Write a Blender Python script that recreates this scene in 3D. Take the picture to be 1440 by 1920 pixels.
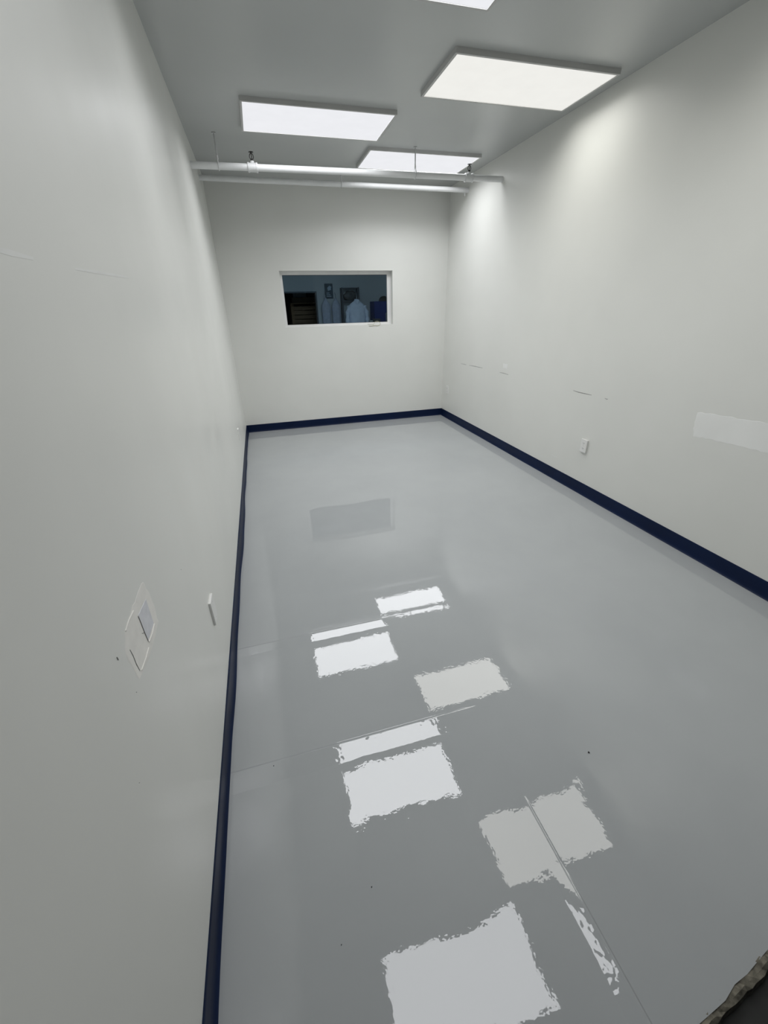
import bpy, bmesh, math, random
from mathutils import Vector, Matrix
random.seed(7)

# ------------------------------------------------------------------ clear
for o in list(bpy.data.objects): bpy.data.objects.remove(o, do_unlink=True)
scene = bpy.context.scene
COL = scene.collection

# ------------------------------------------------------------------ room size (metres, from the photograph)
W, D, H = 3.1275, 6.3075, 3.0525          # width, depth from the camera, height
FARY = 10.70                              # rear wall of the room behind the window
WX0, WX1, WZ0, WZ1 = 0.745, 2.296, 1.408, 2.088   # window opening

# ------------------------------------------------------------------ camera
PITCH, YAW, ROLL = -0.4701, 0.2662, -0.0242
fwd = Vector((math.sin(YAW)*math.cos(PITCH), math.cos(YAW)*math.cos(PITCH), math.sin(PITCH)))
rt = Vector((math.cos(YAW), -math.sin(YAW), 0)); up = rt.cross(fwd)
r2 = math.cos(ROLL)*rt + math.sin(ROLL)*up; u2 = -math.sin(ROLL)*rt + math.cos(ROLL)*up
cam_d = bpy.data.cameras.new('camera'); cam = bpy.data.objects.new('camera', cam_d); COL.objects.link(cam)
m = Matrix((r2, u2, -fwd)).transposed().to_4x4(); m.translation = Vector((0.3708, 0.0, 1.6509)); cam.matrix_world = m
cam_d.sensor_fit = 'HORIZONTAL'; cam_d.sensor_width = 36.0; cam_d.lens = 761.0/1440*36
cam_d.clip_start = 0.02; cam_d.clip_end = 100
scene.camera = cam

# ------------------------------------------------------------------ world, lamps beyond the window, exposure
world = bpy.data.worlds.new('world'); scene.world = world; world.use_nodes = True
world.node_tree.nodes['Background'].inputs[0].default_value = (0.75, 0.85, 1.0, 1)
world.node_tree.nodes['Background'].inputs[1].default_value = 0.02

def area_lamp(name, loc, sx, sy, power, color):
    l = bpy.data.lights.new(name, 'AREA'); l.shape = 'RECTANGLE'; l.size = sx; l.size_y = sy
    l.energy = power; l.color = color
    o = bpy.data.objects.new(name, l); COL.objects.link(o); o.location = loc
    return o
area_lamp('gowning_room_lamp_offscreen', (1.9, 7.0, 2.95), 1.2, 0.6, 46, (0.90, 0.95, 1.0))

LIGHT = 13.6       # watts of one ceiling panel
vs = scene.view_settings
vs.view_transform = 'Standard'; vs.look = 'None'; vs.gamma = 1.0; vs.use_curve_mapping = False
vs.exposure = 0.0

# ------------------------------------------------------------------ material helpers
def new_mat(name):
    m = bpy.data.materials.new(name); m.use_nodes = True
    nt = m.node_tree; b = nt.nodes['Principled BSDF']
    return m, nt, b
def N(nt, t, **kw):
    n = nt.nodes.new(t)
    for k, v in kw.items():
        if k.startswith('i_'): n.inputs[k[2:].replace('_', ' ')].default_value = v
        else: setattr(n, k, v)
    return n
def math_n(nt, op, a, b=None, c=None, clamp=False):
    n = nt.nodes.new('ShaderNodeMath'); n.operation = op; n.use_clamp = clamp
    for i, v in enumerate((a, b, c)):
        if v is None: continue
        if isinstance(v, (int, float)): n.inputs[i].default_value = v
        else: nt.links.new(v, n.inputs[i])
    return n.outputs[0]
def sstep(nt, v, lo, hi, a=0.0, b=1.0):
    n = nt.nodes.new('ShaderNodeMapRange'); n.interpolation_type = 'SMOOTHSTEP'; n.clamp = True
    nt.links.new(v, n.inputs[0])
    for i, x in zip((1, 2, 3, 4), (lo, hi, a, b)): n.inputs[i].default_value = x
    return n.outputs[0]
def noise(nt, vec, scale, detail=2.0, rough=0.5, xyz=(1, 1, 1)):
    mp = nt.nodes.new('ShaderNodeMapping'); mp.inputs['Scale'].default_value = xyz
    nt.links.new(vec, mp.inputs[0])
    n = nt.nodes.new('ShaderNodeTexNoise'); n.inputs['Scale'].default_value = scale
    n.inputs['Detail'].default_value = detail; n.inputs['Roughness'].default_value = rough
    nt.links.new(mp.outputs[0], n.inputs['Vector'])
    return n.outputs[0]
def coords(nt):
    g = nt.nodes.new('ShaderNodeNewGeometry'); return g.outputs['Position']
def ramp(nt, fac, c0, c1, p0=0.0, p1=1.0):
    r = nt.nodes.new('ShaderNodeValToRGB'); nt.links.new(fac, r.inputs[0])
    r.color_ramp.elements[0].position = p0; r.color_ramp.elements[0].color = (*c0, 1)
    r.color_ramp.elements[1].position = p1; r.color_ramp.elements[1].color = (*c1, 1)
    return r.outputs[0]
def bump(nt, b, height_mm, strength=1.0):
    n = nt.nodes.new('ShaderNodeBump'); n.inputs['Distance'].default_value = 0.001
    n.inputs['Strength'].default_value = strength
    nt.links.new(height_mm, n.inputs['Height']); nt.links.new(n.outputs[0], b.inputs['Normal'])

def simple(name, col, rough=0.5, var=0.06, scale=6.0, metal=0.0, spec=0.5, bumpmm=0.0, bscale=80.0, xyz=(1, 1, 1)):
    m, nt, b = new_mat(name); p = coords(nt)
    f = noise(nt, p, scale, 3, 0.55, xyz)
    c0 = tuple(max(0, c*(1-var)) for c in col); c1 = tuple(min(1, c*(1+var)) for c in col)
    nt.links.new(ramp(nt, f, c0, c1, 0.3, 0.7), b.inputs['Base Color'])
    b.inputs['Roughness'].default_value = rough; b.inputs['Metallic'].default_value = metal
    b.inputs['Specular IOR Level'].default_value = spec
    if bumpmm:
        bump(nt, b, math_n(nt, 'MULTIPLY', noise(nt, p, bscale, 2, 0.5, xyz), bumpmm))
    return m

def wall_paint(name, col, rough, axis):
    """semi-gloss paint: roller strokes run up the wall, gentle waves in the board behind"""
    m, nt, b = new_mat(name); p = coords(nt)
    f = noise(nt, p, 0.9, 3, 0.6)
    c0 = tuple(c*0.965 for c in col); c1 = tuple(min(1, c*1.025) for c in col)
    nt.links.new(ramp(nt, f, c0, c1, 0.3, 0.7), b.inputs['Base Color'])
    rr = noise(nt, p, 3.0, 3, 0.6, (1, 1, 0.25))
    nt.links.new(sstep(nt, rr, 0.3, 0.7, rough-0.05, rough+0.06), b.inputs['Roughness'])
    b.inputs['Specular IOR Level'].default_value = 0.5
    strokes = noise(nt, p, 22, 1, 0.5, (1, 1, 0.12))
    waves = noise(nt, p, 2.2, 1, 0.4, (1, 1, 0.5))
    peel = noise(nt, p, 260, 1, 0.5)
    h = math_n(nt, 'ADD', math_n(nt, 'MULTIPLY', strokes, 0.16), math_n(nt, 'MULTIPLY', waves, 3.0))
    h = math_n(nt, 'ADD', h, math_n(nt, 'MULTIPLY', peel, 0.03))
    bump(nt, b, h)
    return m

M = {}
M['wall'] = wall_paint('wall_paint_white', (0.765, 0.770, 0.735), 0.40, 'x')
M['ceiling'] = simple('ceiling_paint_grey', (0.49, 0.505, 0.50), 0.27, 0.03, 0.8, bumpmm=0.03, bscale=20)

def floor_mat():
    m, nt, b = new_mat('floor_grey_epoxy'); p = coords(nt)
    sx = nt.nodes.new('ShaderNodeSeparateXYZ'); nt.links.new(p, sx.inputs[0])
    x, y = sx.outputs[0], sx.outputs[1]
    f = noise(nt, p, 1.3, 3, 0.6)
    nt.links.new(ramp(nt, f, (0.375, 0.392, 0.400), (0.405, 0.422, 0.429), 0.3, 0.7), b.inputs['Base Color'])
    nt.links.new(sstep(nt, noise(nt, p, 4, 3, 0.6), 0.35, 0.7, 0.012, 0.025), b.inputs['Roughness'])
    b.inputs['IOR'].default_value = 1.54
    # gentle ponding of the coating, orange peel, and the lipped seams under it (heights in mm)
    wob = math_n(nt, 'MULTIPLY', math_n(nt, 'SUBTRACT', noise(nt, p, 5, 2, 0.6), 0.5), 0.05)
    xs = math_n(nt, 'ADD', x, wob); ys = math_n(nt, 'ADD', y, wob)
    h = math_n(nt, 'MULTIPLY', noise(nt, p, 3.4, 2, 0.5), sstep(nt, y, 0.6, 1.6, 2.6, 0.6))
    h = math_n(nt, 'ADD', h, math_n(nt, 'MULTIPLY', noise(nt, p, 13, 2, 0.5), sstep(nt, y, 1.0, 2.2, 0.13, 0.05)))
    h = math_n(nt, 'ADD', h, math_n(nt, 'MULTIPLY', noise(nt, p, 38, 2, 0.55), sstep(nt, y, 1.2, 3.0, 0.13, 0.016)))
    vo = nt.nodes.new('ShaderNodeTexVoronoi'); vo.inputs['Scale'].default_value = 13.0; nt.links.new(p, vo.inputs['Vector'])
    h = math_n(nt, 'ADD', h, sstep(nt, vo.outputs['Distance'], 0.0, 0.035, 0.10, 0.0))      # pinholes and nibs in the coating
    def lip(coord, c2, edge, width, height, lo, hi, fade):
        # rises to the seam, drops straight after it, only along part of the other axis
        w_ = math_n(nt, 'ADD', coord, math_n(nt, 'MULTIPLY', math_n(nt, 'SUBTRACT', noise(nt, p, 9, 3, 0.7), 0.5), width*0.32))
        mr = nt.nodes.new('ShaderNodeMapRange'); mr.clamp = True; nt.links.new(w_, mr.inputs[0])
        for i_, v_ in zip((1, 2, 3, 4), (edge-width, edge+width*0.25, 0, height*1.25)): mr.inputs[i_].default_value = v_
        rise = mr.outputs[0]
        drop = sstep(nt, coord, edge, edge+0.006, 1, 0)
        on = math_n(nt, 'MULTIPLY', sstep(nt, c2, lo-fade, lo, 0, 1), sstep(nt, c2, hi, hi+fade, 1, 0))
        return math_n(nt, 'MULTIPLY', math_n(nt, 'MULTIPLY', rise, drop), on)
    def groove(coord, c2, edge, half, depth, lo, hi, fade):
        d_ = math_n(nt, 'ABSOLUTE', math_n(nt, 'SUBTRACT', coord, edge))
        g = sstep(nt, d_, 0, half, -depth, 0)
        on = math_n(nt, 'MULTIPLY', sstep(nt, c2, lo-fade, lo, 0, 1), sstep(nt, c2, hi, hi+fade, 1, 0))
        return math_n(nt, 'MULTIPLY', g, on)
    for t in (lip(y, x, 1.795, 0.062, 2.2, -0.2, 0.80, 0.16),
              lip(y, x, 1.110, 0.085, 4.2, -0.2, 0.92, 0.14),
              lip(x, y, 1.083, 0.050, 4.2, -0.3, 0.36, 0.14),
              groove(y, x, 1.797, 0.006, 0.5, -0.2, 0.80, 0.2),
              groove(y, x, 1.112, 0.006, 0.5, -0.2, 0.92, 0.2),
              groove(x, y, 1.083, 0.007, 0.8, -0.3, 0.66, 0.06)):
        h = math_n(nt, 'ADD', h, t)
    bump(nt, b, h)
    return m
M['floor'] = floor_mat()
M['base'] = simple('base_navy_vinyl', (0.0024, 0.0100, 0.041), 0.45, 0.15, 3.0, spec=0.18, bumpmm=0.12, bscale=14)
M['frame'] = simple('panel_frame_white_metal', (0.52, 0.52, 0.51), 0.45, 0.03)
M['pipe'] = simple('pipe_white_paint', (0.76, 0.77, 0.77), 0.30, 0.05, 5)
M['fitting'] = simple('fitting_white_paint', (0.70, 0.71, 0.71), 0.4, 0.06, 30, bumpmm=0.5, bscale=70)
M['rod'] = simple('hanger_rod_painted', (0.50, 0.51, 0.51), 0.4, 0.1, 20)
M['black'] = simple('sprinkler_black', (0.012, 0.011, 0.011), 0.4, 0.1, 20)
M['plate'] = simple('outlet_plate_white', (0.80, 0.80, 0.78), 0.35, 0.03, 30)
M['slot'] = simple('outlet_slot_dark', (0.10, 0.10, 0.10), 0.6)
M['trim'] = simple('window_trim_white', (0.80, 0.80, 0.79), 0.35, 0.03, 8)
M['compound'] = simple('joint_compound', (0.85, 0.835, 0.795), 0.6, 0.05, 22, bumpmm=0.25, bscale=60)
M['plug'] = simple('patch_board_grey', (0.70, 0.71, 0.745), 0.75, 0.06, 40, bumpmm=0.12, bscale=120)
M['crack'] = simple('crack_dark', (0.22, 0.22, 0.21), 0.9, 0.2, 60)
M['scuff'] = simple('scuff_grey', (0.42, 0.42, 0.41), 0.8, 0.3, 90)
M['fresh'] = simple('fresh_paint_patch', (0.83, 0.835, 0.815), 0.30, 0.02, 6, bumpmm=0.2, bscale=40)
M['ridge'] = simple('tape_ridge', (0.785, 0.79, 0.77), 0.3, 0.03, 12)
M['concrete'] = simple('raw_concrete', (0.20, 0.185, 0.145), 0.9, 0.5, 40, bumpmm=2.0, bscale=60)
M['hall'] = simple('hall_floor_dark', (0.022, 0.022, 0.021), 0.7, 0.3, 14)
M['grit'] = simple('grit', (0.02, 0.02, 0.02), 0.8)
M['far_wall'] = simple('far_room_wall', (0.50, 0.54, 0.56), 0.7, 0.05, 1.2)
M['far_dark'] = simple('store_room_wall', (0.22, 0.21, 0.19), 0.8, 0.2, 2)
M['far_floor'] = simple('far_room_floor', (0.25, 0.26, 0.27), 0.4, 0.1, 3)
M['steel'] = simple('rack_dark_steel', (0.06, 0.075, 0.09), 0.45, 0.1, 10, metal=0.3)
M['cloth'] = simple('white_garment_cloth', (0.74, 0.80, 0.92), 0.8, 0.07, 14, bumpmm=2.0, bscale=18)
M['cloth2'] = simple('pale_gown_cloth', (0.46, 0.50, 0.60), 0.85, 0.12, 16, bumpmm=2.0, bscale=16)
M['hookm'] = simple('chrome_hook', (0.75, 0.77, 0.8), 0.15, 0.02, metal=1.0)
M['bluecab'] = simple('blue_cabinet', (0.008, 0.032, 0.19), 0.6, 0.12, 4, spec=0.2)
M['poster'] = simple('notice_dark_teal', (0.012, 0.05, 0.08), 0.5, 0.3, 20)
M['poster_l'] = simple('notice_pale_print', (0.42, 0.52, 0.60), 0.6, 0.1, 30)
M['bag'] = simple('dark_bag', (0.07, 0.075, 0.08), 0.6, 0.5, 14, bumpmm=6, bscale=18)
M['box'] = simple('cardboard', (0.26, 0.20, 0.14), 0.85, 0.12, 8)
M['greybox'] = simple('grey_carton', (0.40, 0.41, 0.40), 0.8, 0.1, 8)
M['wire'] = simple('wire_olive', (0.38, 0.37, 0.24), 0.5, 0.1)
def wood(name, a, b_):
    m, nt, b = new_mat(name); p = coords(nt)
    nt.links.new(ramp(nt, noise(nt, p, 9, 4, 0.65, (0.25, 1, 6)), a, b_, 0.3, 0.72), b.inputs['Base Color'])
    b.inputs['Roughness'].default_value = 0.8
    return m
M['wood'] = wood('crate_wood', (0.20, 0.13, 0.075), (0.44, 0.31, 0.19))
M['wood_l'] = wood('crate_post_wood', (0.26, 0.17, 0.09), (0.42, 0.29, 0.17))
def glass_mat():
    m, nt, b = new_mat('window_glass'); nt.nodes.remove(b)
    out = nt.nodes['Material Output']
    tr = N(nt, 'ShaderNodeBsdfTransparent'); tr.inputs[0].default_value = (0.60, 0.69, 0.74, 1)
    gl = N(nt, 'ShaderNodeBsdfGlossy'); gl.inputs['Roughness'].default_value = 0.02
    fr = N(nt, 'ShaderNodeFresnel'); fr.inputs[0].default_value = 1.22
    mx = N(nt, 'ShaderNodeMixShader')
    nt.links.new(fr.outputs[0], mx.inputs[0]); nt.links.new(tr.outputs[0], mx.inputs[1]); nt.links.new(gl.outputs[0], mx.inputs[2])
    nt.links.new(mx.outputs[0], out.inputs[0])
    return m
M['glass'] = glass_mat()
def lens_mat(name, col):
    m, nt, b = new_mat(name); nt.nodes.remove(b); out = nt.nodes['Material Output']
    e = N(nt, 'ShaderNodeEmission'); p = coords(nt)
    c0 = tuple(c*0.97 for c in col)
    nt.links.new(ramp(nt, noise(nt, p, 7, 3, 0.6), c0, col, 0.3, 0.7), e.inputs[0])
    e.inputs[1].default_value = 0.9
    nt.links.new(e.outputs[0], out.inputs[0])
    return m
M['lens_cool'] = lens_mat('panel_diffuser_cool', (0.955, 0.965, 1.0))
M['lens_warm'] = lens_mat('panel_diffuser_warm', (0.98, 0.975, 0.93))

# ------------------------------------------------------------------ mesh helpers
def link(o, parent=None):
    COL.objects.link(o)
    if parent is not None: o.parent = parent
    return o
def bm_obj(name, bm, mat, parent=None, smooth=False, loc=None):
    me = bpy.data.meshes.new(name); bmesh.ops.recalc_face_normals(bm, faces=bm.faces)
    bm.to_mesh(me); bm.free(); me.materials.append(mat if not isinstance(mat, str) else M[mat])
    if smooth:
        for p in me.polygons: p.use_smooth = True
        me.set_sharp_from_angle(angle=math.radians(38))
    o = bpy.data.objects.new(name, me)
    if loc: o.location = loc
    return link(o, parent)
def box(bm, x0, x1, y0, y1, z0, z1, bevel=0.0):
    v = [bm.verts.new((x, y, z)) for z in (z0, z1) for y in (y0, y1) for x in (x0, x1)]
    f = [bm.faces.new([v[i] for i in q]) for q in ((0,1,3,2),(4,6,7,5),(0,4,5,1),(2,3,7,6),(0,2,6,4),(1,5,7,3))]
    if bevel:
        es = list({e for q in f for e in q.edges})
        bmesh.ops.bevel(bm, geom=es, offset=bevel, segments=2, profile=0.6, affect='EDGES')
def tube(bm, pts, rad, seg=14, cap=True):
    pts = [Vector(p) for p in pts]; rings = []
    rads = rad if isinstance(rad, (list, tuple)) else [rad]*len(pts)
    t0 = (pts[1]-pts[0]).normalized(); ref = Vector((0, 0, 1)) if abs(t0.z) < 0.9 else Vector((1, 0, 0))
    a = t0.cross(ref).normalized()
    for i, p in enumerate(pts):
        if i == 0: t = pts[1]-p
        elif i == len(pts)-1: t = p-pts[i-1]
        else: t = pts[i+1]-pts[i-1]
        t.normalize(); a = (a - t*a.dot(t)).normalized(); b = t.cross(a)
        rings.append([bm.verts.new(p+(a*math.cos(k*2*math.pi/seg)+b*math.sin(k*2*math.pi/seg))*rads[i]) for k in range(seg)])
    for r0, r1 in zip(rings, rings[1:]):
        for k in range(seg): bm.faces.new((r0[k], r0[(k+1)%seg], r1[(k+1)%seg], r1[k]))
    if cap: bm.faces.new(rings[0][::-1]); bm.faces.new(rings[-1])
def loft(bm, rings, cap=True):
    vs_ = [[bm.verts.new(p) for p in r] for r in rings]; n = len(vs_[0])
    for r0, r1 in zip(vs_, vs_[1:]):
        for k in range(n): bm.faces.new((r0[k], r0[(k+1)%n], r1[(k+1)%n], r1[k]))
    if cap: bm.faces.new(vs_[0][::-1]); bm.faces.new(vs_[-1])
def prism(bm, pts2, place, t):
    """outline pts2 (a,b) laid out by place(a,b,h), thickness t, softened top edge"""
    n = len(pts2); ca = sum(p[0] for p in pts2)/n; cb = sum(p[1] for p in pts2)/n
    bot = [bm.verts.new(place(a, b, -0.0005)) for a, b in pts2]
    top = [bm.verts.new(place(ca+(a-ca)*0.95, cb+(b-cb)*0.95, t)) for a, b in pts2]
    for k in range(n): bm.faces.new((bot[k], bot[(k+1)%n], top[(k+1)%n], top[k]))
    bm.faces.new(top); bm.faces.new(bot[::-1])
def rough_outline(pts, sub, amp, seed):
    rnd = random.Random(seed); out = []
    for i, (a, b) in enumerate(pts):
        a2, b2 = pts[(i+1) % len(pts)]
        for k in range(sub):
            t = k/sub; out.append((a+(a2-a)*t+rnd.uniform(-amp, amp), b+(b2-b)*t+rnd.uniform(-amp, amp)))
    return out
def empty(name, loc=(0, 0, 0), parent=None):
    o = bpy.data.objects.new(name, None); o.empty_display_size = 0.1; o.location = loc
    return link(o, parent)
def tag(o, label=None, cat=None, group=None, kind=None):
    for k, v in (('label', label), ('category', cat), ('group', group), ('kind', kind)):
        if v: o[k] = v
    return o
def struct(name, bm, mat, label=None, smooth=False):
    return tag(bm_obj(name, bm, mat, None, smooth), label, None, None, 'structure')

# ------------------------------------------------------------------ room shell
T = 0.14
def edge_y(x):                            # where the grey floor coating stops at the entrance
    return min(0.108 + 0.153*(x-1.204), 0.23)
bm = bmesh.new()
xs = [0.0 + i*W/60 for i in range(61)]
rnd = random.Random(3)
front = [(x, (edge_y(x) + rnd.uniform(-0.004, 0.004)) if x < 2.0 else 0.10) for x in xs]
top = [bm.verts.new((x, y, 0)) for x, y in front] + [bm.verts.new((W, D, 0)), bm.verts.new((0, D, 0))]
bot = [bm.verts.new((v.co.x, v.co.y, -0.012)) for v in top]
bm.faces.new(top); bm.faces.new(bot[::-1])
for k in range(len(top)):
    bm.faces.new((top[k], bot[k], bot[(k+1) % len(top)], top[(k+1) % len(top)]))
floor = struct('floor', bm, 'floor', 'glossy light grey epoxy floor reflecting the ceiling panels')

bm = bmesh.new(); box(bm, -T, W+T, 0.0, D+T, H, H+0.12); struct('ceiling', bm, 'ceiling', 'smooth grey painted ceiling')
bm = bmesh.new(); box(bm, -T, 0, -0.25, D+T, -0.012, H); wall_left = struct('wall_left', bm, 'wall', 'glossy white painted wall with a spackled repair')
bm = bmesh.new(); box(bm, W, W+T, 0.0, D+T, -0.012, H); wall_right = struct('wall_right', bm, 'wall', 'glossy white painted wall with fresh paint patch and scuffs')
bm = bmesh.new()
box(bm, 0, WX0, D, D+T, 0, H); box(bm, WX1, W, D, D+T, 0, H)
box(bm, WX0, WX1, D, D+T, 0, WZ0); box(bm, WX0, WX1, D, D+T, WZ1, H)
wall_back = struct('wall_back', bm, 'wall', 'white painted end wall with a wide interior window')
bm = bmesh.new()                          # entrance side: opening beside the left wall, header above
box(bm, 2.0, W, -0.05, 0.10, -0.012, H); box(bm, 0.0, 2.0, -0.05, 0.10, 2.45, H)
struct('wall_front', bm, 'wall', 'white wall around the entrance opening')

# ragged concrete lip where the coating stops, and the dark floor outside
rnd = random.Random(11); bm = bmesh.new(); ring = []
n = 110
for i in range(n+1):
    x = 0.0 + 2.0*i/n; e = edge_y(x)
    w1 = 0.019 + 0.003*math.sin(x*23) + rnd.uniform(-0.003, 0.003)
    ring.append([bm.verts.new((x, e+0.012, -0.0125)), bm.verts.new((x, e+0.006+rnd.uniform(-0.006, 0.002), -0.002+rnd.uniform(-0.003, 0.0035))),
                 bm.verts.new((x, e-w1*0.5, -0.004+rnd.uniform(-0.003, 0.003))), bm.verts.new((x, e-w1, -0.010+rnd.uniform(-0.003, 0.002))), bm.verts.new((x, e-w1-0.006, -0.041))])
for a, b in zip(ring, ring[1:]):
    for k in range(4): bm.faces.new((a[k], a[k+1], b[k+1], b[k]))
struct('trim_1', bm, 'concrete', 'chipped raw concrete lip at the floor edge')
bm = bmesh.new(); box(bm, -1.2, 3.6, -3.0, 0.26, -0.07, -0.04); struct('floor_outside', bm, 'hall', 'dark floor outside the entrance')

# cove base along three walls: flat strip, rounded top, toe flaring out at the floor
def base_run(name, p0, p1, inward, label, hgt=0.108, wob=0.0, seed=1):
    rnd = random.Random(seed); p0, p1, q = Vector(p0), Vector(p1), Vector(inward)
    L = (p1-p0).length; n = max(2, int(L/0.07)); bm = bmesh.new(); rows = []
    prof = [(-0.001, 0.0), (0.017, 0.0005), (0.0125, 0.004), (0.0085, 0.011), (0.0060, 0.022), (0.0052, 0.05), (0.0052, 0.09), (0.0045, hgt-0.003), (0.0025, hgt), (-0.001, hgt)]
    ph = [rnd.uniform(0, 6.28) for _ in range(4)]
    for i in range(n+1):
        s = i/n*L; w = wob*(math.sin(s*4.1+ph[0])*0.5+math.sin(s*9.3+ph[1])*0.3+math.sin(s*1.7+ph[2])*0.5)
        rows.append([bm.verts.new(p0+(p1-p0)*(i/n)+q*(d + (max(w, -0.004) if d > 0 else 0)*(1-min(1, z/0.2)))+Vector((0, 0, z))) for d, z in prof])
    for a, b in zip(rows, rows[1:]):
        for k in range(len(prof)-1): bm.faces.new((a[k], a[k+1], b[k+1], b[k]))
    bm.faces.new(rows[0]); bm.faces.new(rows[-1][::-1])
    return struct(name, bm, 'base', label, True)
base_run('baseboard_left', (0, 0.06, 0), (0, D, 0), (1, 0, 0), 'navy vinyl base along the wall with the spackled repair', wob=0.007, seed=4)
base_run('baseboard_back', (0.004, D, 0), (W-0.004, D, 0), (0, -1, 0), 'navy vinyl base under the interior window', wob=0.001, seed=5)
base_run('baseboard_right', (W, D, 0), (W, 0.12, 0), (-1, 0, 0), 'navy vinyl base along the wall with the fresh paint patch', wob=0.0015, seed=6)

# ------------------------------------------------------------------ interior window
win = empty('window_1', (0.5*(WX0+WX1), D, WZ0)); tag(win, 'wide interior window set deep in the end wall', None, None, 'structure')
WM = win.location
def wbox(name, parts, mat, bevel=0.0, parent=win):
    bm = bmesh.new()
    for a in parts: box(bm, a[0]-WM.x, a[1]-WM.x, a[2]-WM.y, a[3]-WM.y, a[4]-WM.z, a[5]-WM.z, bevel)
    return bm_obj(name, bm, mat, parent)
FY0, FY1 = D+0.080, D+0.120
IX0, IX1, IZ0, IZ1 = 0.780, 2.238, 1.437, 2.045
wbox('frame_top', [(WX0, WX1, FY0, FY1, IZ1, WZ1+0.001)], 'trim')
wbox('frame_bottom', [(WX0, WX1, FY0, FY1, WZ0-0.001, IZ0)], 'trim')
wbox('frame_side', [(WX0, IX0, FY0, FY1, IZ0, IZ1)], 'trim')
wbox('frame_side', [(IX1, WX1, FY0, FY1, IZ0, IZ1)], 'trim')
wbox('gasket', [(IX0, IX1, D+0.090, D+0.098, IZ1-0.006, IZ1), (IX0, IX1, D+0.090, D+0.098, IZ0, IZ0+0.004),
                (IX0, IX0+0.004, D+0.090, D+0.098, IZ0, IZ1), (IX1-0.005, IX1, D+0.090, D+0.098, IZ0, IZ1)], 'slot')
wbox('pane', [(IX0-0.004, IX1+0.004, D+0.098, D+0.104, IZ0-0.004, IZ1+0.004)], 'glass')

# thin loop of wire lying over the sill
bm = bmesh.new()
pts = [(1.925, D+0.05, 1.4125), (1.955, D+0.03, 1.4115), (1.98, D+0.012, 1.4125), (2.00, D-0.004, 1.4110), (2.02, D+0.02, 1.430), (2.045, D+0.045, 1.447),
       (2.075, D+0.05, 1.450), (2.10, D+0.035, 1.438), (2.106, D+0.005, 1.416), (2.09, D-0.004, 1.400), (2.06, D-0.0035, 1.392), (2.02, D-0.0035, 1.396), (1.97, D-0.0035, 1.392), (1.93, D-0.0035, 1.394)]
def smooth_path(p, k=4):
    p = [Vector(a) for a in p]; out = []
    for i in range(len(p)-1):
        a, b, c, d_ = p[max(i-1, 0)], p[i], p[i+1], p[min(i+2, len(p)-1)]
        for j in range(k):
            t = j/k; out.append(0.5*((2*b)+(c-a)*t+(2*a-5*b+4*c-d_)*t*t+(3*b-a-3*c+d_)*t**3))
    return out+[p[-1]]
tube(bm, smooth_path(pts), 0.0026, 6)
tag(bm_obj('wire', bm, 'wire', None, True), 'thin looped wire lying over the window sill', 'wire')

# ------------------------------------------------------------------ ceiling light panels
def ceiling_light(x, y, lens, k, color, label):
    t = empty('ceiling_light', (x, y, H)); tag(t, label, 'light', 'flat ceiling light panels')
    ow, od, th, rim = 1.222, 0.612, 0.030, 0.017
    for nm, (a, b, c, d_) in (('frame_rail', (-ow/2, ow/2, -od/2, -od/2+rim)), ('frame_rail', (-ow/2, ow/2, od/2-rim, od/2)),
                              ('frame_end', (-ow/2, -ow/2+rim, -od/2+rim, od/2-rim)), ('frame_end', (ow/2-rim, ow/2, -od/2+rim, od/2-rim))):
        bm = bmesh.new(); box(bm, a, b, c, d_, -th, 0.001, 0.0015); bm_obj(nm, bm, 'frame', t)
    bm = bmesh.new(); box(bm, -ow/2+rim-0.002, ow/2-rim+0.002, -od/2+rim-0.002, od/2-rim+0.002, -th+0.004, -th+0.008)
    bm_obj('diffuser', bm, lens, t)
    l = bpy.data.lights.new('panel_light', 'AREA'); l.shape = 'RECTANGLE'; l.size = ow-2*rim; l.size_y = od-2*rim
    l.energy = LIGHT*k; l.color = color; l.spread = math.radians(152)      # prismatic diffuser: little light at glancing angles
    # the two panels by the entrance show only in the floor's mirror image
    lo = bpy.data.objects.new('panel_light' if y > 2 else 'panel_light_offscreen', l); link(lo, t); lo.location = (0, 0, -th+0.003)
    return t
ceiling_light(1.090, 4.478, 'lens_cool', 1.16, (0.965, 0.975, 1.0), 'cool white ceiling panel hung just before the sprinkler pipe with two hangers')
ceiling_light(2.388, 3.533, 'lens_warm', 0.68, (1.0, 0.99, 0.945), 'slightly warm white ceiling panel beside the wall with the fresh paint patch')
ceiling_light(2.290, 5.321, 'lens_cool', 1.16, (0.965, 0.975, 1.0), 'cool white ceiling panel above the sprinkler pipe, closest to the window')
ceiling_light(1.171, 2.530, 'lens_cool', 1.0, (0.965, 0.975, 1.0), 'cool white ceiling panel second from the entrance on the spackled wall side')
ceiling_light(2.400, 1.660, 'lens_warm', 0.46, (1.0, 0.99, 0.945), 'warm ceiling panel mirrored across the floor seam crack')
ceiling_light(1.190, 0.950, 'lens_cool', 0.64, (0.965, 0.975, 1.0), 'ceiling panel over the entrance, mirrored in the floor by the concrete lip')

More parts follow.
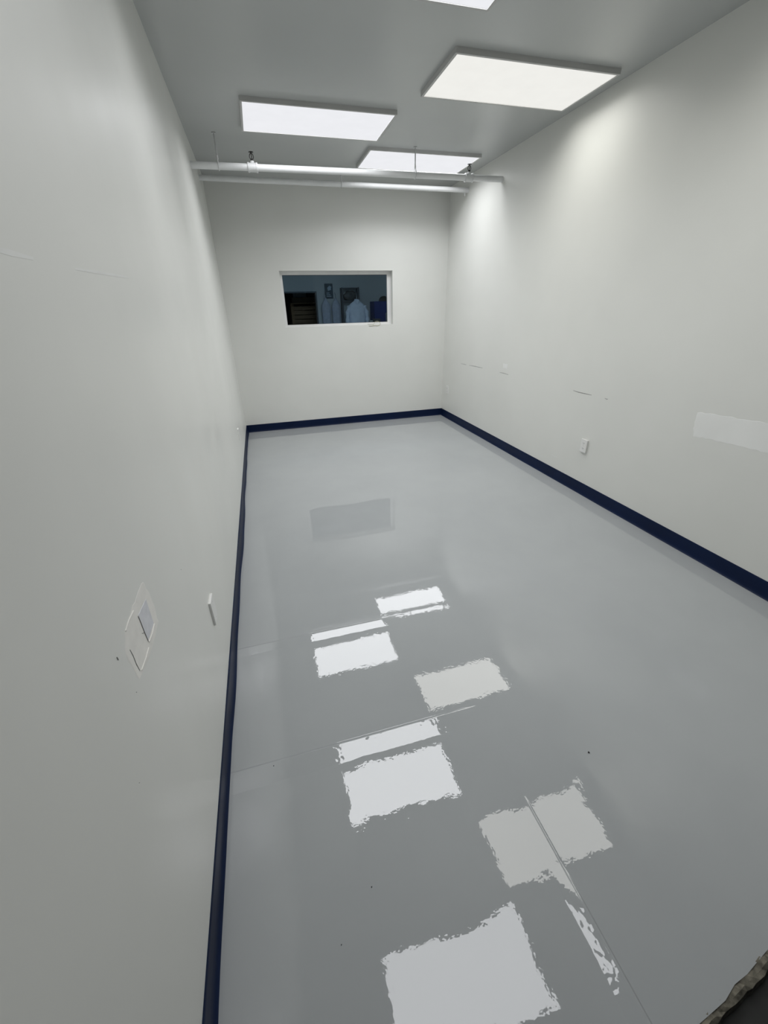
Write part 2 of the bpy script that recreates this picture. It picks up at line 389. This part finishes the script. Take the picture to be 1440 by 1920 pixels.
# ------------------------------------------------------------------ sprinkler pipes
def hanger(parent, x, y, z, r, rod_top, seed=0):
    bm = bmesh.new(); pts = []
    for k in range(17):
        a = -math.pi/2 + k*2*math.pi/16
        pts.append((x, y+(r+0.004)*math.cos(a), z+(r+0.004)*math.sin(a) + (0.030*max(0, math.sin(a))**3)))
    for p, q in zip(pts, pts[1:]): tube(bm, [p, q], 0.0042, 6)
    h_ = bm_obj('pipe_hanger', bm, 'fitting', parent, True)
    bm = bmesh.new(); tube(bm, [(x, y, z+r+0.020), (x, y, z+r+0.048)], 0.009, 6); bm_obj('hanger_nut', bm, 'fitting', h_, True)
    bm = bmesh.new(); tube(bm, [(x, y, z+r+0.028), (x, y, rod_top)], 0.006, 8); bm_obj('hanger_rod', bm, 'rod', h_, True)
    bm = bmesh.new(); tube(bm, [(x, y, rod_top-0.008), (x, y, rod_top+0.001)], 0.018, 14); bm_obj('ceiling_flange', bm, 'rod', h_, True)
def tee(parent, x, y, z, r, tilt=0.0):
    bm = bmesh.new()
    tube(bm, [(x-0.046, y, z), (x-0.044, y, z), (x-0.030, y, z), (x-0.029, y, z), (x+0.029, y, z), (x+0.030, y, z), (x+0.044, y, z), (x+0.046, y, z)],
         [r+0.003, r+0.011, r+0.011, r+0.007, r+0.007, r+0.011, r+0.011, r+0.003], 18)
    tube(bm, [(x, y, z), (x, y, z+r+0.013), (x, y, z+r+0.0135), (x, y, z+r+0.020)], [0.020, 0.020, 0.017, 0.016], 14)
    t = bm_obj('tee_fitting', bm, 'fitting', parent, True)
    bm = bmesh.new(); b0 = z+r+0.018                    # upright sprinkler: threaded boss, two arms, bulb, toothed deflector
    tube(bm, [(x, y, b0), (x, y, b0+0.010), (x, y, b0+0.0105), (x, y, b0+0.018)], [0.0125, 0.0125, 0.009, 0.008], 12)
    for s in (-1, 1):
        arm = [(x+s*0.009, y, b0+0.014), (x+s*0.016, y, b0+0.026), (x+s*0.0165, y, b0+0.038), (x+s*0.010, y, b0+0.052), (x, y, b0+0.058)]
        tube(bm, smooth_path(arm, 3), 0.0034, 8)
    tube(bm, [(x, y, b0+0.016), (x, y, b0+0.036), (x, y, b0+0.056)], [0.003, 0.0042, 0.003], 8)
    tube(bm, [(x, y, b0+0.056), (x, y, b0+0.066)], 0.006, 10)
    nT = 16; v0 = []; v1 = []
    for k in range(nT*2):
        rr = 0.0205 if k % 2 == 0 else 0.0150; a = k*math.pi/nT
        v0.append(bm.verts.new((x+rr*math.cos(a), y+rr*math.sin(a), b0+0.064))); v1.append(bm.verts.new((x+rr*math.cos(a), y+rr*math.sin(a), b0+0.068)))
    bm.faces.new(v0[::-1]); bm.faces.new(v1)
    for k in range(nT*2): bm.faces.new((v0[k], v0[(k+1) % (nT*2)], v1[(k+1) % (nT*2)], v1[k]))
    tag(bm_obj('sprinkler_head', bm, 'black', t, True), 'black upright sprinkler head')

P1Y, P1Z, P1R = 4.95, 2.819, 0.0275
p1 = empty('sprinkler_pipe'); tag(p1, 'white sprinkler pipe spanning the room with two black sprinkler heads', 'pipe')
bm = bmesh.new(); tube(bm, [(-0.004, P1Y, P1Z-0.003), (W*0.5, P1Y, P1Z+0.010), (W+0.004, P1Y, P1Z+0.016)], P1R, 24); bm_obj('pipe', bm, 'pipe', p1, True)
hanger(p1, 0.239, P1Y, P1Z-0.001, P1R, H); hanger(p1, 2.135, P1Y, P1Z+0.012, P1R, H)
tee(p1, 0.539, P1Y, P1Z+0.001, P1R); tee(p1, 2.735, P1Y, P1Z+0.014, P1R)

P2Y, P2Z, P2R = 5.77, 2.906, 0.0265
p2 = empty('sprinkler_pipe'); tag(p2, 'plain white pipe along the ceiling next to the window wall', 'pipe')
bm = bmesh.new(); tube(bm, [(-0.004, P2Y, P2Z), (W+0.004, P2Y, P2Z)], P2R, 24); bm_obj('pipe', bm, 'pipe', p2, True)
hanger(p2, 1.53, P2Y, P2Z, P2R, H)
bm = bmesh.new(); tube(bm, [(3.085, P2Y, P2Z-P2R), (3.085, P2Y, P2Z-P2R-0.032)], 0.007, 8); bm_obj('drain_plug', bm, 'fitting', p2, True)

# ------------------------------------------------------------------ outlets
def outlet(side, y, z, label, sockets=True, proud=0.007, group=None):
    x, s = (0.0, 1) if side == 'left' else (W, -1)
    t = empty('wall_outlet', (x, y, z)); tag(t, label, 'outlet')
    def pb(name, a0, a1, d0, d1, z0, z1, mat, bev=0.0, par=t):
        bm = bmesh.new(); xs_ = sorted((s*d0, s*d1)); box(bm, xs_[0], xs_[1], a0, a1, z0, z1, bev); return bm_obj(name, bm, mat, par)
    gap = proud-0.007
    if gap > 0.006: pb('back_box', -0.033, 0.033, -0.0005, gap+0.001, -0.055, 0.055, 'plate')
    pb('cover_plate', -0.038, 0.038, gap if gap > 0.006 else -0.0005, proud, -0.060, 0.060, 'plate', 0.0022)
    if sockets:
        for zc in (-0.024, 0.024):
            bm = bmesh.new(); pts = []
            for k in range(20):
                a = k*math.pi/10; pts.append((0.0165*math.cos(a), max(-0.0125, min(0.0125, 0.0165*math.sin(a)))))
            prism(bm, pts, lambda a, b, h: (s*(proud-0.001+max(h, 0)), a, zc+b), 0.0022)
            so = bm_obj('socket', bm, 'plate', t)
            for yy, hh in ((-0.0063, 0.0042), (0.0063, 0.0036)): pb('slot', yy-0.0014, yy+0.0014, proud+0.0005, proud+0.0016, zc-hh+0.002, zc+hh+0.002, 'slot', 0, so)
            bm = bmesh.new(); tube(bm, [(s*(proud+0.0005), 0, zc-0.0075), (s*(proud+0.0016), 0, zc-0.0075)], 0.0023, 10); bm_obj('slot', bm, 'slot', so)
        bm = bmesh.new(); tube(bm, [(s*(proud-0.001), 0, 0), (s*(proud+0.001), 0, 0)], 0.003, 10); bm_obj('screw', bm, 'frame', t)
    else:
        for zc in (-0.042, 0.042):
            bm = bmesh.new(); tube(bm, [(s*(proud-0.001), 0, zc), (s*(proud+0.001), 0, zc)], 0.003, 10); bm_obj('screw', bm, 'plate', t)
    return t
outlet('right', 2.985, 0.457, 'white duplex outlet midway along the wall with the scuff marks', proud=0.019)
outlet('right', 6.100, 0.440, 'white outlet on the scuffed wall close to the window wall corner')
outlet('left', 1.560, 0.475, 'painted-over blank outlet plate next to the spackled repair', False, proud=0.010)
outlet('left', 4.640, 0.430, 'white outlet far along the glossy wall with the spackled repair', False, proud=0.012)

# ------------------------------------------------------------------ marks and repairs on the walls (parts of the walls)
onL = lambda a, b, h: (h, a, b)
onR = lambda a, b, h: (W-h, a, b)
def wall_piece(name, pts, place, t, mat, parent, label=None):
    bm = bmesh.new(); prism(bm, pts, place, t); o = bm_obj(name, bm, mat, parent); tag(o, label); return o
rp = wall_piece('repair_patch', rough_outline([(0.775, 0.905), (0.87, 0.895), (0.985, 0.900), (0.995, 0.985), (0.975, 1.045), (0.89, 1.045), (0.80, 1.038), (0.762, 1.00)], 5, 0.004, 21),
                onL, 0.0004, 'compound', wall_left, 'cream joint compound smeared over a wall repair')
wall_piece('patch_board', [(0.884, 0.924), (0.950, 0.926), (0.955, 1.004), (0.882, 1.010)], onL, 0.0010, 'plug', rp, 'bare grey board square in the repair')
def strip(pts, w):
    n = len(pts); l = []; r = []
    for i, (a, b) in enumerate(pts):
        a0, b0 = pts[max(i-1, 0)]; a1, b1 = pts[min(i+1, n-1)]; L = math.hypot(a1-a0, b1-b0); nx, ny = -(b1-b0)/L, (a1-a0)/L
        k = w*(0.25+0.75*math.sin(math.pi*(i+0.35)/(n-0.3)))
        l.append((a+nx*k, b+ny*k)); r.append((a-nx*k, b-ny*k))
    return l+r[::-1]
wall_piece('crack', strip([(0.880, 1.009), (0.8815, 0.985), (0.881, 0.955), (0.884, 0.922)], 0.0007), onL, 0.0016, 'crack', rp)
wall_piece('crack', strip([(0.788, 0.992), (0.791, 0.970), (0.790, 0.945), (0.794, 0.918)], 0.0012), onL, 0.0010, 'crack', rp)
wall_piece('crack', strip([(0.868, 0.966), (0.873, 0.960), (0.881, 0.958)], 0.0005), onL, 0.0010, 'crack', rp)
wall_piece('ridge', strip([(0.80, 1.033), (0.83, 1.036), (0.87, 1.034)], 0.0022), onL, 0.0022, 'compound', rp)
wall_piece('ridge', strip([(0.885, 0.921), (0.92, 0.918), (0.952, 0.923)], 0.0020), onL, 0.0024, 'compound', rp)
wall_piece('ridge', strip([(0.80, 0.914), (0.84, 0.911), (0.875, 0.914)], 0.0018), onL, 0.0022, 'compound', rp)
for a, b, w, L in ((0.730, 1.022, 0.0016, 0.010), (0.745, 0.905, 0.0008, 0.003), (0.62, 0.78, 0.0007, 0.002), (1.30, 0.86, 0.0009, 0.002)):
    wall_piece('scuff', strip([(a, b+L/2), (a+0.001, b), (a+0.002, b-L/2)], w), onL, 0.0008, 'crack', wall_left)
wall_piece('tape_ridge', strip([(1.18, 1.738), (1.34, 1.742), (1.50, 1.745), (1.66, 1.748)], 0.004), onL, 0.0004, 'ridge', wall_left)
wall_piece('tape_ridge', strip([(0.84, 1.742), (0.92, 1.741), (1.00, 1.740)], 0.005), onL, 0.0003, 'ridge', wall_left)

fp = [(2.066, 0.972), (1.95, 0.982), (1.80, 0.990), (1.635, 1.000), (1.50, 1.006), (1.32, 1.010), (1.30, 0.90), (1.32, 0.835), (1.50, 0.832), (1.568, 0.833), (1.70, 0.829), (1.85, 0.822), (1.95, 0.815), (2.042, 0.811), (2.055, 0.86), (2.060, 0.92)]
wall_piece('paint_patch', rough_outline(fp, 4, 0.004, 31), onR, 0.0006, 'fresh', wall_right, 'brighter fresh white paint patch')
for pts, w, mt in (([(5.68, 0.880), (5.56, 0.883), (5.50, 0.882)], 0.0035, 'scuff'), ([(5.42, 0.886), (5.24, 0.892), (5.03, 0.896)], 0.0045, 'scuff'),
                   ([(4.60, 0.897), (4.50, 0.899), (4.40, 0.896)], 0.0045, 'scuff'), ([(3.275, 0.905), (3.20, 0.902), (3.12, 0.904), (3.03, 0.906)], 0.0032, 'crack'),
                   ([(2.875, 0.908), (2.855, 0.904), (2.84, 0.907)], 0.0045, 'scuff'), ([(3.42, 0.232), (3.37, 0.230), (3.33, 0.232)], 0.004, 'ridge')):
    wall_piece('scuff', strip(pts, w), onR, 0.0007, mt, wall_right)
wall_piece('paint_dab', rough_outline([(4.45, 0.955), (4.53, 0.955), (4.54, 1.01), (4.44, 1.012)], 3, 0.008, 41), onR, 0.0007, 'fresh', wall_right)

# ------------------------------------------------------------------ grit on the floor
def grit(x, y, r, label, seed):
    rnd = random.Random(seed); bm = bmesh.new(); bmesh.ops.create_icosphere(bm, subdivisions=1, radius=r)
    for v in bm.verts: v.co *= rnd.uniform(0.7, 1.2); v.co.z *= 0.55
    zmin = min(v.co.z for v in bm.verts)
    o = bm_obj('grit_speck', bm, 'grit', None, False, (x, y, -zmin-0.0002)); return tag(o, label, 'grit', 'grit specks on the floor')
pair = 'tiny dark grit speck on open glossy floor between seam crack and spackled wall'
for i, (x, y, r, lb) in enumerate(((1.428, 0.777, 0.0042, 'largest dark grit speck lying alone beyond the seam crack'), (0.466, 0.609, 0.0022, pair), (0.349, 0.506, 0.0017, pair),
                                   (0.180, 1.093, 0.0024, 'tiny dark grit speck beside the cross seam close to the navy base'))):
    grit(x, y, r, lb, 60+i)

# ------------------------------------------------------------------ room behind the window
bm = bmesh.new(); box(bm, -0.6, 4.8, D+T, 13.6, -0.03, 0.0); struct('floor_beyond', bm, 'far_floor', 'floor of the room behind the window')
bm = bmesh.new(); box(bm, -0.6, 4.8, D+T, 13.6, 3.0, 3.06); struct('ceiling_beyond', bm, 'far_wall', 'ceiling of the room behind the window')
bm = bmesh.new(); DX0, DX1, DZ = 0.92, 1.795, 1.982
box(bm, -0.6, DX0, FARY, FARY+0.12, 0, 3.0); box(bm, DX1, 4.8, FARY, FARY+0.12, 0, 3.0); box(bm, DX0, DX1, FARY, FARY+0.12, DZ, 3.0)
struct('wall_beyond', bm, 'far_wall', 'pale wall with a doorway seen through the window')
bm = bmesh.new(); box(bm, -0.7, -0.6, D+T, 13.6, 0, 3.0); struct('wall_beyond_left', bm, 'far_wall', 'side wall of the room behind the window')
bm = bmesh.new(); box(bm, 4.8, 4.9, D+T, 13.6, 0, 3.0); struct('wall_beyond_right', bm, 'far_wall', 'opposite side wall of the room behind the window')
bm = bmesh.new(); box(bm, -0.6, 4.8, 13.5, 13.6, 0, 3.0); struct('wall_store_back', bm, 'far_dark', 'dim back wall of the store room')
d1 = empty('door_1', (DX1, FARY, 0)); tag(d1, 'dark-framed doorway to the store room', None, None, 'structure')
for nm, a in (('frame_jamb', (DX1-0.03, DX1, FARY-0.012, FARY+0.13, 0, DZ)), ('frame_jamb', (DX0, DX0+0.03, FARY-0.012, FARY+0.13, 0, DZ)), ('frame_head', (DX0+0.03, DX1-0.03, FARY-0.012, FARY+0.13, DZ-0.03, DZ))):
    bm = bmesh.new(); box(bm, a[0]-DX1, a[1]-DX1, a[2]-FARY, a[3]-FARY, a[4], a[5]); bm_obj(nm, bm, 'steel', d1)

# slatted wooden crate and cartons in the store room
cr = empty('slatted_crate', (1.75, 11.75, 0)); tag(cr, 'tall slatted wooden crate seen through the doorway', 'crate')
cx0, cx1, ctop = -0.50, 0.75, 1.74
nS = 16
for k in range(nS):
    bm = bmesh.new(); z0 = 0.06 + k*(ctop-0.10)/nS; box(bm, cx0+0.02, cx1, -0.012+0.004*(k % 2), 0.012, z0, z0+0.085); bm_obj('slat', bm, 'wood', cr)
for xx in (cx0, cx1-0.08):
    for yy in (-0.040, 0.70):
        bm = bmesh.new(); box(bm, xx, xx+0.075, yy, yy+0.03, 0, ctop); bm_obj('post', bm, 'wood_l', cr)
bm = bmesh.new(); box(bm, cx0-0.01, cx1+0.01, -0.045, 0.74, ctop, ctop+0.022); bm_obj('lid', bm, 'wood_l', cr)
bm = bmesh.new(); box(bm, cx0+0.02, cx1-0.02, 0.68, 0.70, 0.05, ctop); bm_obj('back_panel', bm, 'wood', cr)
def carton(x, y, z, w, d, h, mat, label):
    t = empty('carton', (x, y, z)); tag(t, label, 'box')
    bm = bmesh.new(); box(bm, -w/2, w/2, -d/2, d/2, 0, h, 0.004); bm_obj('body', bm, mat, t)
    bm = bmesh.new(); box(bm, -0.03, 0.03, -d/2-0.001, d/2+0.001, h*0.7, h+0.001); bm_obj('tape', bm, 'wood_l', t)
carton(1.62, 12.05, ctop+0.022, 0.62, 0.35, 0.125, 'box', 'brown carton lying on the slatted crate')
carton(1.52, 12.08, ctop+0.147, 0.34, 0.28, 0.20, 'greybox', 'pale grey carton stacked on the brown carton')
carton(1.86, 12.08, ctop+0.147, 0.28, 0.25, 0.13, 'bag', 'dark carton stacked on the brown carton')

# notice on the wall: dark sheet with pale figure and lines
nt_ = empty('wall_notice', (2.085, FARY, 1.98)); tag(nt_, 'dark teal notice with pale print pinned beside the doorway', 'poster')
bm = bmesh.new(); box(bm, -0.095, 0.095, -0.006, 0.0, -0.155, 0.155); bm_obj('sheet', bm, 'poster', nt_)
bm = bmesh.new(); prism(bm, rough_outline([(-0.02, 0.0), (0.055, 0.02), (0.06, 0.09), (0.02, 0.12), (-0.03, 0.07)], 2, 0.008, 5), lambda a, b, h: (a, -0.006-h, b), 0.001); bm_obj('print', bm, 'poster_l', nt_)
for k in range(3):
    bm = bmesh.new(); box(bm, -0.06, 0.01+0.02*k, -0.0075, -0.005, -0.045-0.034*k, -0.030-0.034*k); bm_obj('print_line', bm, 'poster_l', nt_)

# garments
def coat(name, x, y, ztop, zbot, half, depth, mat, label, sleeves=True, seed=1, group=None, hookz=0.12):
    rnd = random.Random(seed); t = empty(name, (x, y, zbot)); tag(t, label, 'garment', group)
    Ht = ztop-zbot; rings = []; n = 36; ph = rnd.uniform(0, 6)
    for f, wx, wy in ((0, 1.02, 1.0), (0.25, 0.98, 0.95), (0.5, 0.94, 0.9), (0.7, 0.95, 0.9), (0.80, 1.0, 0.9), (0.855, 0.98, 0.75), (0.90, 0.86, 0.58), (0.935, 0.62, 0.45), (0.96, 0.38, 0.38), (0.985, 0.25, 0.36), (1.0, 0.26, 0.38)):
        fold = 0.10*(1-f)
        rings.append([(half*wx*math.cos(a)*(1+fold*0.4*math.sin(5*a+ph)), depth*wy*math.sin(a)*(1+fold*2.2*math.sin(7*a+ph)), f*Ht) for a in (k*2*math.pi/n for k in range(n))])
    bm = bmesh.new(); loft(bm, rings); bm_obj('body', bm, mat, t, True)
    if sleeves:
        for s in (-1, 1):
            bm = bmesh.new()
            pts = [(s*half*0.80, 0, Ht*0.875), (s*half*1.06, -0.02, Ht*0.77), (s*half*1.16, -0.04, Ht*0.60), (s*half*1.10, -0.07, Ht*0.42), (s*half*1.02, -0.09, Ht*0.30)]
            tube(bm, smooth_path(pts, 4), [0.052+0.012*math.sin(i*1.9) - 0.0008*i for i in range(17)], 14); bm_obj('sleeve', bm, mat, t, True)
        bm = bmesh.new()
        prism(bm, [(-0.07, 0), (0.0, -0.06), (0.07, 0), (0.045, 0.04), (-0.045, 0.04)], lambda a, b, h: (a, -depth*0.42-h-abs(b)*0.5, Ht*0.955+b), 0.006); bm_obj('collar', bm, mat, t)
    bm = bmesh.new()
    tube(bm, smooth_path([(0, 0, Ht*0.97), (0, 0, Ht+hookz*0.55), (0.0, 0.03, Ht+hookz*0.85), (0, 0.06, Ht+hookz), (0, 0.09, Ht+hookz*0.82)], 4), 0.006, 8); bm_obj('hook', bm, 'hookm', t, True)
    return t
coat('hanging_coat', 2.642, 10.28, 1.80, 0.62, 0.205, 0.12, 'cloth', 'white long-sleeved coat hanging before the dark rack', True, 2, None, 0.17)
coat('hanging_gown', 1.975, 10.60, 1.84, 0.55, 0.108, 0.08, 'cloth2', 'pale grey gown hanging below the dark notice', False, 3)
coat('hanging_gown', 2.215, 10.60, 1.83, 0.60, 0.104, 0.08, 'cloth2', 'pale grey gown hanging against the rack post', False, 9)

# dark rack with a bundle on its top shelf
rk = empty('garment_rack', (2.55, 10.55, 0)); tag(rk, 'dark steel rack standing behind the white coat', 'rack')
for xx in (-0.195, 0.190):
    for yy in (-0.09, 0.10):
        bm = bmesh.new(); box(bm, xx-0.014, xx+0.014, yy-0.014, yy+0.014, 0, 2.045); bm_obj('post', bm, 'steel', rk)
for zz in (0.25, 1.10, 1.76, 2.02):
    bm = bmesh.new(); box(bm, -0.19, 0.19, -0.10, 0.11, zz, zz+0.018); bm_obj('shelf', bm, 'steel', rk)
rnd = random.Random(8); bm = bmesh.new(); bmesh.ops.create_icosphere(bm, subdivisions=3, radius=1.0)
for v in bm.verts:
    k = 1+0.10*math.sin(v.co.x*6+v.co.z*5)+0.06*math.sin(v.co.y*9); v.co = Vector((v.co.x*0.155*k, v.co.y*0.075*k, max(-0.6, v.co.z)*0.12*k))
zmin = min(v.co.z for v in bm.verts)
tag(bm_obj('cloth_bundle', bm, 'bag', None, True, (2.55, 10.545, 1.778-zmin)), 'dark crumpled bundle on the top shelf of the rack', 'bundle')

# blue cabinet, cap and small things by it
bc = empty('storage_cabinet', (3.33, 10.42, 0)); tag(bc, 'dark blue cabinet standing right of the white coat', 'cabinet')
bm = bmesh.new(); box(bm, -0.285, 0.285, -0.20, 0.22, 0.04, 1.745, 0.006); bm_obj('body', bm, 'bluecab', bc)
for s in (-1, 1):
    bm = bmesh.new(); box(bm, min(s*0.004, s*0.278), max(s*0.004, s*0.278), -0.216, -0.198, 0.07, 1.73, 0.004); dr = bm_obj('door', bm, 'bluecab', bc)
    bm = bmesh.new(); tube(bm, [(s*0.03, -0.232, 0.95), (s*0.03, -0.232, 1.08)], 0.007, 8); tube(bm, [(s*0.03, -0.214, 0.96), (s*0.03, -0.234, 0.96)], 0.005, 8); tube(bm, [(s*0.03, -0.214, 1.07), (s*0.03, -0.234, 1.07)], 0.005, 8)
    bm_obj('handle', bm, 'steel', dr, True)
bm = bmesh.new(); box(bm, -0.27, 0.27, -0.18, 0.20, 0.0, 0.042); bm_obj('plinth', bm, 'steel', bc)
cp = empty('dark_cap', (3.325, 10.40, 1.745)); tag(cp, 'dark round cap resting on the blue cabinet', 'cap')
bm = bmesh.new(); rings = []
for f in range(9):
    a = f/8*math.pi/2*0.97; rings.append([(0.118*math.cos(a)*math.cos(k*math.pi/12), 0.12*math.cos(a)*math.sin(k*math.pi/12), 0.112*math.sin(a)) for k in range(24)])
loft(bm, rings); bm_obj('crown', bm, 'grit', cp, True)
bm = bmesh.new(); prism(bm, [(0.06, -0.10), (0.14, -0.07), (0.165, 0.0), (0.14, 0.07), (0.06, 0.10)], lambda a, b, h: (a, b, 0.012+h), 0.008); bm_obj('brim', bm, 'grit', cp)
for x, y, w, h, mt, lb in ((2.88, 9.95, 0.07, 0.10, 'greybox', 'small grey carton standing on the bench below the coat'), (3.02, 9.95, 0.15, 0.13, 'bag', 'dark case standing on the bench by the blue cabinet'), (3.30, 9.95, 0.10, 0.24, 'greybox', 'tall pale carton standing on the bench before the blue cabinet')):
    t = empty('small_case', (x, y, 1.26)); tag(t, lb, 'box')
    bm = bmesh.new(); box(bm, -w/2, w/2, -0.06, 0.06, 0, h*0.8, 0.006); bm_obj('body', bm, mt, t)
    bm = bmesh.new(); box(bm, -w/2-0.003, w/2+0.003, -0.063, 0.063, h*0.8, h, 0.005); bm_obj('lid', bm, mt, t)
bn = empty('work_bench', (3.1, 9.97, 0)); tag(bn, 'tall narrow steel bench before the blue cabinet', 'bench')
bm = bmesh.new(); box(bm, -0.32, 0.45, -0.12, 0.12, 1.23, 1.26, 0.003); bm_obj('top', bm, 'steel', bn)
for xx in (-0.30, 0.43):
    for yy in (-0.10, 0.10):
        bm = bmesh.new(); box(bm, xx-0.015, xx+0.015, yy-0.015, yy+0.015, 0, 1.232); bm_obj('leg', bm, 'steel', bn)
